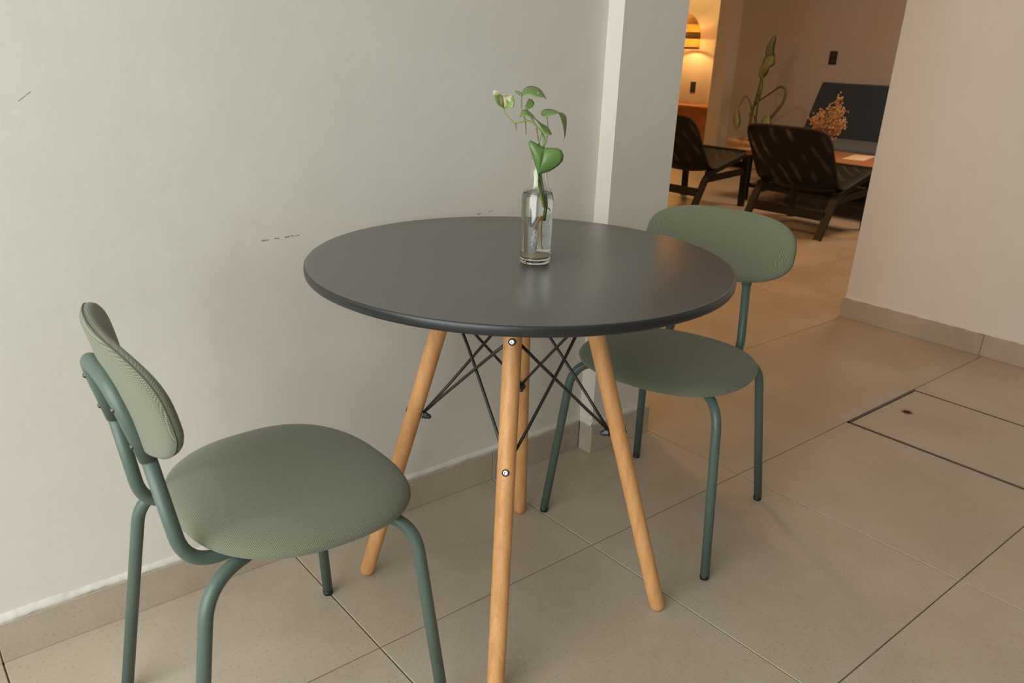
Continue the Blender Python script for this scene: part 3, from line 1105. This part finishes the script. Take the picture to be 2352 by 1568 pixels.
def make_armchair():
    root = empty('armchair')
    hw = 0.292
    for sx in (-1, 1):
        x = hw * sx
        # bentwood side: rear leg up to the seat joint, then rail rising to the front and down as the front leg
        rear = fillet([(x, -0.31, 0.0), (x, -0.175, 0.265), (x, -0.10, 0.297), (x, 0.20, 0.375)], [0.05, 0.03], 6)
        front = fillet([(x, -0.165, 0.288), (x, 0.296, 0.412), (x, 0.315, 0.0)], [0.07], 9)
        obj('rear_leg', *plank_vf(rear, 0.026, 0.0105, (1, 0, 0)), m_blackwood, root, smooth=False)
        fl_ = obj('front_leg', *plank_vf(front, 0.026, 0.0115, (1, 0, 0)), m_blackwood, root, smooth=False)
        obj('side_rail', *plank_vf([(x, -0.165, 0.245), (x, 0.30, 0.275)], 0.010, 0.024, (1, 0, 0)), m_blackwood, root, smooth=False)
        for y in (-0.31, 0.315):
            obj('floor_pad', *box_vf(x - 0.02, x + 0.02, y - 0.009, y + 0.009, 0.0, 0.004), m_white, fl_, smooth=False)
    obj('rear_stretcher', *box_vf(-hw + 0.02, hw - 0.02, -0.252, -0.232, 0.118, 0.178), m_blackwood, root, smooth=False)
    obj('front_stretcher', *box_vf(-hw + 0.02, hw - 0.02, 0.285, 0.305, 0.295, 0.345), m_blackwood, root, smooth=False)
    # sling: one net surface, seat then back
    prof = fillet([(0.0, 0.30, 0.424), (0.0, -0.155, 0.298), (0.0, -0.425, 0.700)], [0.10], 10)
    pp = resample(prof, 25)
    V, F = [], []
    cols = 13
    for i, p in enumerate(pp):
        t = i / 24
        for j in range(cols):
            s = 2 * j / (cols - 1) - 1
            wdt = 0.305
            if t > 0.86:                                  # rounded top corners
                q = (t - 0.86) / 0.14
                wdt *= 1 - 0.11 * q ** 2.6
            if t < 0.06:
                wdt *= 0.95 + 0.05 * t / 0.06
            sag = -0.042 * (1 - s * s) * math.sin(PI * min(1, t * 1.02))
            nb = Vector((0, 0.2, 1)) if t < 0.5 else Vector((0, 1.0, 0.35))
            drop = 0.0
            V.append(p + Vector((s * wdt, 0, 0)) + nb.normalized() * sag + Vector((0, 0, -0.012 * (abs(s) ** 5) * (1 if t > 0.9 else 0) * (t - 0.9) * 10)))
    for i in range(24):
        for j in range(cols - 1):
            q = i * cols + j
            F.append((q, q + 1, q + cols + 1, q + cols))
    sl = obj('net_sling', V, F, m_sling, root)
    md = sl.modifiers.new('t', 'SOLIDIFY')
    md.thickness = 0.004
    rim = [V[j] for j in range(cols)] + [V[i * cols + cols - 1] for i in range(1, 25)] + [V[24 * cols + j] for j in range(cols - 2, -1, -1)] + [V[i * cols] for i in range(23, -1, -1)]
    obj('piping', *tube_vf(smooth_path(rim, 2), 0.0085, 8), m_pipe, root)
    return root


arm = make_armchair()
arm.location = (4.59, 1.915, 0)
arm.rotation_euler = (0, 0, -PI / 2 + math.radians(1))
tag(arm, 'black net armchair with wooden frame, its whole curved back in view', 'armchair', 'black lounge armchairs')
arm2 = copy_tree(arm)
arm2.location = (4.60, 2.972, 0)
arm2.rotation_euler = (0, 0, -PI / 2 + math.radians(0))
tag(arm2, 'black net armchair partly hidden behind the pillar edge', 'armchair')

# ------------------------------------------------------------------ coffee table with its things
ct = empty('coffee_table', (5.53, 2.16, 0))
tag(ct, 'low reddish wooden coffee table with dark lower shelf before the sofa', 'table')
obj('table_top', *box_vf(-0.34, 0.34, -0.72, 0.72, 0.362, 0.402, 0.006), m_coffee, ct)
obj('apron', *box_vf(-0.31, 0.31, -0.69, 0.69, 0.325, 0.362), m_blackwood, ct, smooth=False)
obj('shelf', *box_vf(-0.33, 0.33, -0.70, 0.70, 0.105, 0.135, 0.004), m_blackwood, ct)
for sx in (-1, 1):
    for sy in (-1, 1):
        obj('leg', *box_vf(sx * 0.32 - 0.014, sx * 0.32 + 0.014, sy * 0.69 - 0.014, sy * 0.69 + 0.014, 0, 0.362), m_blackwood, ct, smooth=False)

m_paper = new_mat('cream_paper', (0.70, 0.58, 0.42), 0.7)
mag = obj('magazine', *box_vf(-0.19, 0.19, -0.08, 0.08, 0, 0.008, 0.001), m_paper)
mag.location = (5.55, 2.10, 0.4022)
mag.rotation_euler = (0, 0, 0.25)
tag(mag, 'cream magazine lying on the reddish coffee table', 'magazine')
m_pot2 = new_mat('dark_vase', (0.05, 0.04, 0.035), 0.4)
vase = obj('vase', *lathe_vf([(0, 0), (0.045, 0), (0.055, 0.02), (0.05, 0.08), (0.03, 0.12), (0.026, 0.14), (0.021, 0.14), (0.021, 0.1), (0, 0.02)], 24), m_pot2)
vase.location = (5.53, 2.42, 0.4022)
tag(vase, 'small dark vase on the coffee table behind the armchair', 'vase')

m_dry = leaf_mat('dried_flower', (0.55, 0.33, 0.18), (0.68, 0.45, 0.27), (0.42, 0.24, 0.12), 0.6, 30)
m_drystem = new_mat('dried_stem', (0.33, 0.20, 0.11), 0.8)
fl_root = empty('dried_flowers', (5.53, 2.42, 0.425))
tag(fl_root, 'bunch of dried brown flowers showing above the armchair back', 'flowers')
rf = random.Random(11)
sprays = [(-0.15, 0.24, 0.05), (-0.11, 0.22, 0.02), (-0.09, 0.27, 0.0), (-0.05, 0.24, 0.05), (-0.03, 0.30, -0.02), (0.0, 0.27, 0.03), (0.03, 0.33, 0.0),
          (0.06, 0.36, 0.02), (0.085, 0.41, -0.02), (0.08, 0.31, 0.05), (0.12, 0.29, 0.0), (0.10, 0.24, 0.05), (0.14, 0.33, -0.03), (-0.07, 0.19, 0.05), (0.05, 0.21, 0.06), (0.16, 0.24, 0.0), (0.0, 0.2, 0.06)]
blob = None
for (a, h, b) in sprays:
    # across the room is -y; the bunch leans that way
    tip = Vector((b, -a, h))
    pth = smooth_path([(0, 0, 0.0), tip * 0.45 + Vector((0, 0.01, 0.02)), tip], 4)
    stl = obj('stem', *tube_vf(pth, [0.0025 - 0.0016 * i / (len(pth) - 1) for i in range(len(pth))], 6), m_drystem, fl_root)
    vs = []
    for k in range(60):
        t = rf.uniform(0.55, 1.03)
        c = Vector(tip) * t + Vector((rf.gauss(0, 0.016), rf.gauss(0, 0.017), rf.gauss(0, 0.018)))
        s = rf.uniform(0.006, 0.012)
        tet = [c + Vector((s, 0, -s * .5)), c + Vector((-s * .6, s * .8, -s * .4)), c + Vector((-s * .6, -s * .8, -s * .3)), c + Vector((0, 0, s)), c + Vector((0, 0, -s))]
        vs.append((tet, [(0, 1, 3), (1, 2, 3), (2, 0, 3), (1, 0, 4), (2, 1, 4), (0, 2, 4)]))
    o = obj('flower_head', *join(*vs), m_dry, stl, smooth=False)
    o['kind'] = 'stuff'

# ------------------------------------------------------------------ sofa


def cloth(name, a, b):
    m = new_mat(name, a, 0.9, 0.15)
    v = coords(m)
    L(m, mixc(m, noise(m, v, 60, 4), a, b), bsdf(m).inputs['Base Color'])
    bsdf(m).inputs['Sheen Weight'].default_value = 0.2
    return m


m_navy = cloth('navy_cloth', (0.023, 0.034, 0.052), (0.035, 0.048, 0.070))
m_slate = cloth('slate_cloth', (0.060, 0.072, 0.092), (0.092, 0.106, 0.128))
sofa = empty('sofa', (6.55, 2.24, 0))
tag(sofa, 'dark navy sofa with a tall flat backrest behind the coffee table', 'sofa')
W2 = 1.05


def slab(pts, y0, y1, b):
    """closed profile in x,z extruded along y with bevelled edges"""
    bm = bmesh.new()
    a = [bm.verts.new((x, y0, z)) for x, z in pts]
    c = [bm.verts.new((x, y1, z)) for x, z in pts]
    n = len(pts)
    bm.faces.new(a)
    bm.faces.new(list(reversed(c)))
    for i in range(n):
        j = (i + 1) % n
        bm.faces.new((a[j], a[i], c[i], c[j]))
    bmesh.ops.recalc_face_normals(bm, faces=bm.faces)
    bmesh.ops.bevel(bm, geom=list(bm.edges), offset=b, segments=3, profile=0.6, affect='EDGES')
    bm.verts.index_update()
    v = [tuple(q.co) for q in bm.verts]
    f = [tuple(q.index for q in p.verts) for p in bm.faces]
    bm.free()
    return v, f


obj('backrest', *slab([(0.02, 0.36), (0.14, 0.34), (0.40, 0.885), (0.28, 0.905)], -W2, W2, 0.03), m_navy, sofa)
obj('seat', *slab([(-0.48, 0.24), (0.10, 0.24), (0.10, 0.43), (0.0, 0.435), (-0.48, 0.40)], -W2, W2, 0.035), m_slate, sofa)
for sx in (-0.40, 0.10):
    for sy in (-0.9, 0.9):
        obj('leg', *tube_vf([(sx, sy, 0), (sx, sy, 0.25)], [0.016, 0.022], 14), m_blackwood, sofa)

# ------------------------------------------------------------------ potted dumb cane
PXX, PYY = 6.95, 4.10
pot = empty('potted_plant', (PXX, PYY, 0))
tag(pot, 'tall dumb cane with striped leaves in a ribbed terracotta pot', 'plant')
m_terra = leaf_mat('terracotta', (0.62, 0.38, 0.22), (0.70, 0.46, 0.28), (0.50, 0.27, 0.13), 0.6, 10)
m_terra_d = new_mat('terracotta_groove', (0.30, 0.12, 0.04), 0.8)
prof = [(0, 0.0), (0.19, 0.0), (0.205, 0.02), (0.213, 0.10), (0.216, 0.165), (0.211, 0.170), (0.211, 0.182), (0.216, 0.187), (0.218, 0.21), (0.208, 0.216), (0.208, 0.236), (0.222, 0.244), (0.224, 0.285), (0.215, 0.292), (0.198, 0.288), (0.196, 0.24), (0.0, 0.24)]
obj('pot', *lathe_vf(prof, 40), m_terra, pot)
m_soil = new_mat('soil', (0.03, 0.02, 0.014), 0.95)
obj('soil', *lathe_vf([(0, 0.258), (0.1, 0.256), (0.197, 0.25), (0.197, 0.241), (0, 0.241)], 28), m_soil, pot)


def dc_mat():
    m = new_mat('dumb_cane_leaf', (0.05, 0.10, 0.02), 0.45)
    v = coords(m, 'UV')
    x, y, z = sep(m, v)
    ax = math_node(m, 'ABSOLUTE', x)
    st = math_node(m, 'SINE', math_node(m, 'MULTIPLY', math_node(m, 'SUBTRACT', y, math_node(m, 'MULTIPLY', ax, 0.35)), 55.0))
    inner = math_node(m, 'LESS_THAN', ax, 0.72)
    k = math_node(m, 'MULTIPLY', ramp(m, math_node(m, 'MULTIPLY_ADD', st, 0.5, 0.5), [(0.45, (0, 0, 0)), (0.7, (1, 1, 1))]), inner)
    n = noise(m, v, 9, 3)
    k = math_node(m, 'MULTIPLY', math_node(m, 'MULTIPLY_ADD', k, 0.75, math_node(m, 'MULTIPLY', inner, 0.25)), math_node(m, 'MULTIPLY_ADD', n, 0.9, 0.4))
    L(m, mixc(m, k, (0.070, 0.13, 0.025), (0.58, 0.60, 0.36)), bsdf(m).inputs['Base Color'])
    return m


m_dc = dc_mat()


def dc_leaf(A, B, d0, d1, bulge, rows=11, cols=7):
    a = resample([(p[0], p[1], 0) for p in A], rows)
    b = resample([(p[0], p[1], 0) for p in B], rows)
    V, F, uv = [], [], []
    for i in range(rows):
        t = i / (rows - 1)
        for j in range(cols):
            s = j / (cols - 1)
            p = a[i].lerp(b[i], s)
            dx = d0 + (d1 - d0) * t - bulge * (1 - (2 * s - 1) ** 2) * math.sin(PI * t)
            V.append((dx, p.x - PYY, p.y))
            uv.append((2 * s - 1, t))
    for i in range(rows - 1):
        for j in range(cols - 1):
            q = i * cols + j
            F.append((q, q + 1, q + cols + 1, q + cols))
    o = obj('leaf', V, F, m_dc, pot, uvs=uv)
    md = o.modifiers.new('t', 'SOLIDIFY')
    md.thickness = 0.002
    return o


dc_leaf([(4.05, 1.099), (4.043, 1.174), (4.001, 1.233), (3.948, 1.283), (3.887, 1.312)], [(3.95, 1.127), (3.947, 1.168), (3.917, 1.226), (3.894, 1.267), (3.887, 1.312)], 0.02, -0.10, 0.03)
dc_leaf([(4.052, 0.878), (4.092, 0.919), (4.098, 0.979), (4.075, 1.031), (4.066, 1.098), (4.022, 1.121)], [(4.042, 0.879), (4.005, 0.915), (3.998, 0.991), (3.931, 1.027), (3.919, 1.044), (3.945, 1.127)], 0.0, 0.02, 0.03)
dc_leaf([(4.005, 0.915), (4.011, 0.974), (3.983, 1.021), (3.921, 1.028), (3.866, 1.013)], [(4.005, 0.915), (3.924, 0.931), (3.889, 0.97), (3.866, 1.013)], -0.05, -0.16, 0.03)
dc_leaf([(4.246, 0.6), (4.278, 0.557), (4.278, 0.476), (4.249, 0.424), (4.201, 0.378)], [(4.246, 0.6), (4.207, 0.544), (4.169, 0.476), (4.169, 0.422), (4.201, 0.378)], -0.06, -0.10, 0.03)
dc_leaf([(3.841, 0.577), (3.881, 0.534), (3.914, 0.453), (3.905, 0.374), (3.832, 0.327)], [(3.841, 0.577), (3.799, 0.55), (3.775, 0.491), (3.771, 0.404), (3.832, 0.327)], -0.10, -0.14, 0.03)
m_dcs = new_mat('dumb_cane_stem', (0.13, 0.14, 0.035), 0.5)
m_dcc = new_mat('dumb_cane_cane', (0.20, 0.12, 0.06), 0.8)


def dc_stem(name, pts, r0, r1, mat, x0=0.0, x1=0.0):
    n = len(pts)
    P = smooth_path([(x0 + (x1 - x0) * i / (n - 1), p[0] - PYY, p[1]) for i, p in enumerate(pts)], 4)
    m = len(P)
    return obj(name, *tube_vf(P, [r0 + (r1 - r0) * i / (m - 1) for i in range(m)], 8), mat, pot)


dc_stem('stem', [(4.103, 0.526), (4.095, 0.606), (4.076, 0.713), (4.058, 0.852), (4.052, 0.878)], 0.014, 0.006, m_dcs)
dc_stem('stem', [(4.093, 0.624), (4.05, 0.688), (4.032, 0.768), (4.031, 0.879)], 0.009, 0.006, m_dcs, 0.01, 0.0)
dc_stem('stem', [(4.045, 0.477), (4.039, 0.566), (4.031, 0.646), (4.031, 0.819), (4.016, 0.914)], 0.012, 0.006, m_dcs, 0.0, -0.05)
dc_stem('stem', [(4.113, 0.578), (4.131, 0.648), (4.175, 0.711), (4.206, 0.696), (4.238, 0.623), (4.246, 0.6)], 0.009, 0.003, m_dcs, 0.0, -0.06)
dc_stem('stem', [(4.047, 0.671), (4.018, 0.69), (3.893, 0.767), (3.809, 0.823), (3.759, 0.83), (3.712, 0.803), (3.696, 0.745), (3.709, 0.676), (3.74, 0.623), (3.788, 0.55), (3.835, 0.50)], 0.007, 0.017, m_dcs, 0.0, -0.11)
dc_stem('cane', [(4.105, 0.252), (4.071, 0.32), (4.105, 0.454), (4.108, 0.508), (4.128, 0.559)], 0.020, 0.014, m_dcc)
dc_stem('cane', [(4.03, 0.252), (4.022, 0.33), (4.044, 0.473), (4.07, 0.528)], 0.016, 0.010, m_dcc)

# ------------------------------------------------------------------ wall plates
m_plate = new_mat('black_plastic', (0.016, 0.014, 0.013), 0.35)
m_plate2 = new_mat('dark_plastic', (0.05, 0.042, 0.035), 0.35)


def wall_plate(name, x, y, z, w, h, label, cat, mat, holes):
    r = obj(name, *box_vf(-0.010, 0.0, -w / 2, w / 2, -h / 2, h / 2, 0.003), mat)
    r.location = (x, y, z)
    tag(r, label, cat)
    for dz in holes:
        obj('rocker', *box_vf(-0.013, -0.009, -w * 0.30, w * 0.30, dz - h * 0.16, dz + h * 0.16, 0.0015), m_plate2, r, smooth=False)
    return r


wall_plate('light_switch', 7.45, 3.575, 1.115, 0.082, 0.125, 'black switch plate alone on the brown wall above the sofa', 'switch', m_plate, (0.028, -0.028))
wall_plate('power_outlet', 8.6, 6.24, 0.69, 0.085, 0.135, 'dark socket plate on the lamplit yellow wall', 'socket', m_plate2, (0.03, -0.03))

# ------------------------------------------------------------------ woven lamp
LX, LY, LZ = 8.33, 6.245, 1.165
lamp = empty('pendant_lamp', (LX, LY, LZ))
tag(lamp, 'dome shaped woven rattan lamp glowing on the far wall', 'lamp')
m_rattan = wood('rattan', (0.30, 0.15, 0.045), (0.42, 0.23, 0.08), (0.50, 0.30, 0.11), (30, 30, 30), 0.6, False)


m_bar = new_mat('rattan_bars_pale', (0.62, 0.40, 0.16), 0.6)
_t = N(m_bar, 'ShaderNodeBsdfTranslucent')
_t.inputs[0].default_value = (0.95, 0.70, 0.30, 1)
_x = N(m_bar, 'ShaderNodeMixShader')
_x.inputs[0].default_value = 0.6
L(m_bar, bsdf(m_bar).outputs[0], _x.inputs[1])
L(m_bar, _t.outputs[0], _x.inputs[2])
L(m_bar, _x.outputs[0], m_bar.node_tree.nodes['Material Output'].inputs['Surface'])


def dome_r(z):
    return 0.195 * (1 - (max(0, z - 0.02) / 0.40) ** 2.6) ** 0.5


cap_prof = [(dome_r(z), z) for z in (0.285, 0.31, 0.335, 0.36, 0.38, 0.40, 0.415)]
obj('shade_cap', *lathe_vf(cap_prof + [(0.012, 0.42), (0.0, 0.42), (0, 0.414)] + [(r - 0.006, z - 0.003) for r, z in reversed(cap_prof)], 40), m_rattan, lamp)
bars = []
nb = 60
for k in range(nb):
    a = 2 * PI * k / nb
    for z0, z1 in ((0.018, 0.118), (0.195, 0.288)):
        p = [Vector((dome_r(z) * math.cos(a), dome_r(z) * math.sin(a), z)) for z in (z0, (z0 + z1) / 2, z1)]
        bars.append(tube_vf(p, 0.0075, 5, False))
so = obj('rattan_bars', *join(*bars), m_bar, lamp)
so['kind'] = 'stuff'
wv = []
for q in range(5):
    z = 0.124 + q * 0.0165
    ring = [Vector((dome_r(z) * 1.0 * math.cos(2 * PI * k / 96) * (1 + 0.022 * math.sin(PI * k * 1.0 + q * PI)), dome_r(z) * math.sin(2 * PI * k / 96) * (1 + 0.022 * math.sin(PI * k + q * PI)), z)) for k in range(97)]
    wv.append(tube_vf(ring, 0.0085, 6, False))
obj('woven_band', *join(*wv), m_rattan, lamp)
obj('rim', *lathe_vf([(0.197, -0.004), (0.200, 0.004), (0.199, 0.018), (0.192, 0.022), (0.188, 0.018), (0.188, 0.0)], 48, True), m_rattan, lamp)
m_cord = new_mat('lamp_cord', (0.05, 0.035, 0.02), 0.7)
obj('cord', *tube_vf([(0, 0, 0.41), (0, 0, CH - LZ - 0.001)], 0.004, 8), m_cord, lamp)
m_bulb = new_mat('bulb_glow', (1, 0.8, 0.5), 0.4)
bsdf(m_bulb).inputs['Emission Color'].default_value = (1, 0.62, 0.25, 1)
bsdf(m_bulb).inputs['Emission Strength'].default_value = 30
obj('bulb', *lathe_vf([(0, 0.13), (0.018, 0.137), (0.028, 0.155), (0.026, 0.175), (0.015, 0.20), (0.013, 0.225), (0, 0.225)], 20), m_bulb, lamp)
obj('socket', *lathe_vf([(0.016, 0.222), (0.018, 0.26), (0.012, 0.28), (0.004, 0.42), (0.0, 0.42)], 16), m_cord, lamp)
pl = bpy.data.lights.new('bulb_light', 'POINT')
pl.energy = 12
pl.color = (1.0, 0.56, 0.18)
pl.shadow_soft_size = 0.028
plo = bpy.data.objects.new('bulb_light', pl)
COL.objects.link(plo)
plo.location = (LX - 0.0, LY, LZ + 0.118)

# ------------------------------------------------------------------ console under the lamp
con = empty('console_table', (8.30, 6.15, 0))
tag(con, 'orange-brown wooden console under the rattan lamp', 'console')
m_con = wood('orange_wood', (0.36, 0.13, 0.045), (0.44, 0.17, 0.06), (0.50, 0.21, 0.08), (30, 3, 30), 0.4, False)
obj('top', *box_vf(-0.26, 0.29, -0.65, 0.65, 0.455, 0.49, 0.004), m_con, con)
obj('side_cabinet', *box_vf(-0.24, 0.28, -0.62, -0.02, 0.0, 0.455), m_con, con, smooth=False)
obj('back_panel', *box_vf(0.25, 0.28, -0.02, 0.62, 0.05, 0.455), m_plate2, con, smooth=False)
obj('leg', *box_vf(-0.24, -0.19, 0.57, 0.62, 0.0, 0.455), m_con, con, smooth=False)
obj('leg', *box_vf(0.20, 0.25, 0.57, 0.62, 0.0, 0.455), m_con, con, smooth=False)
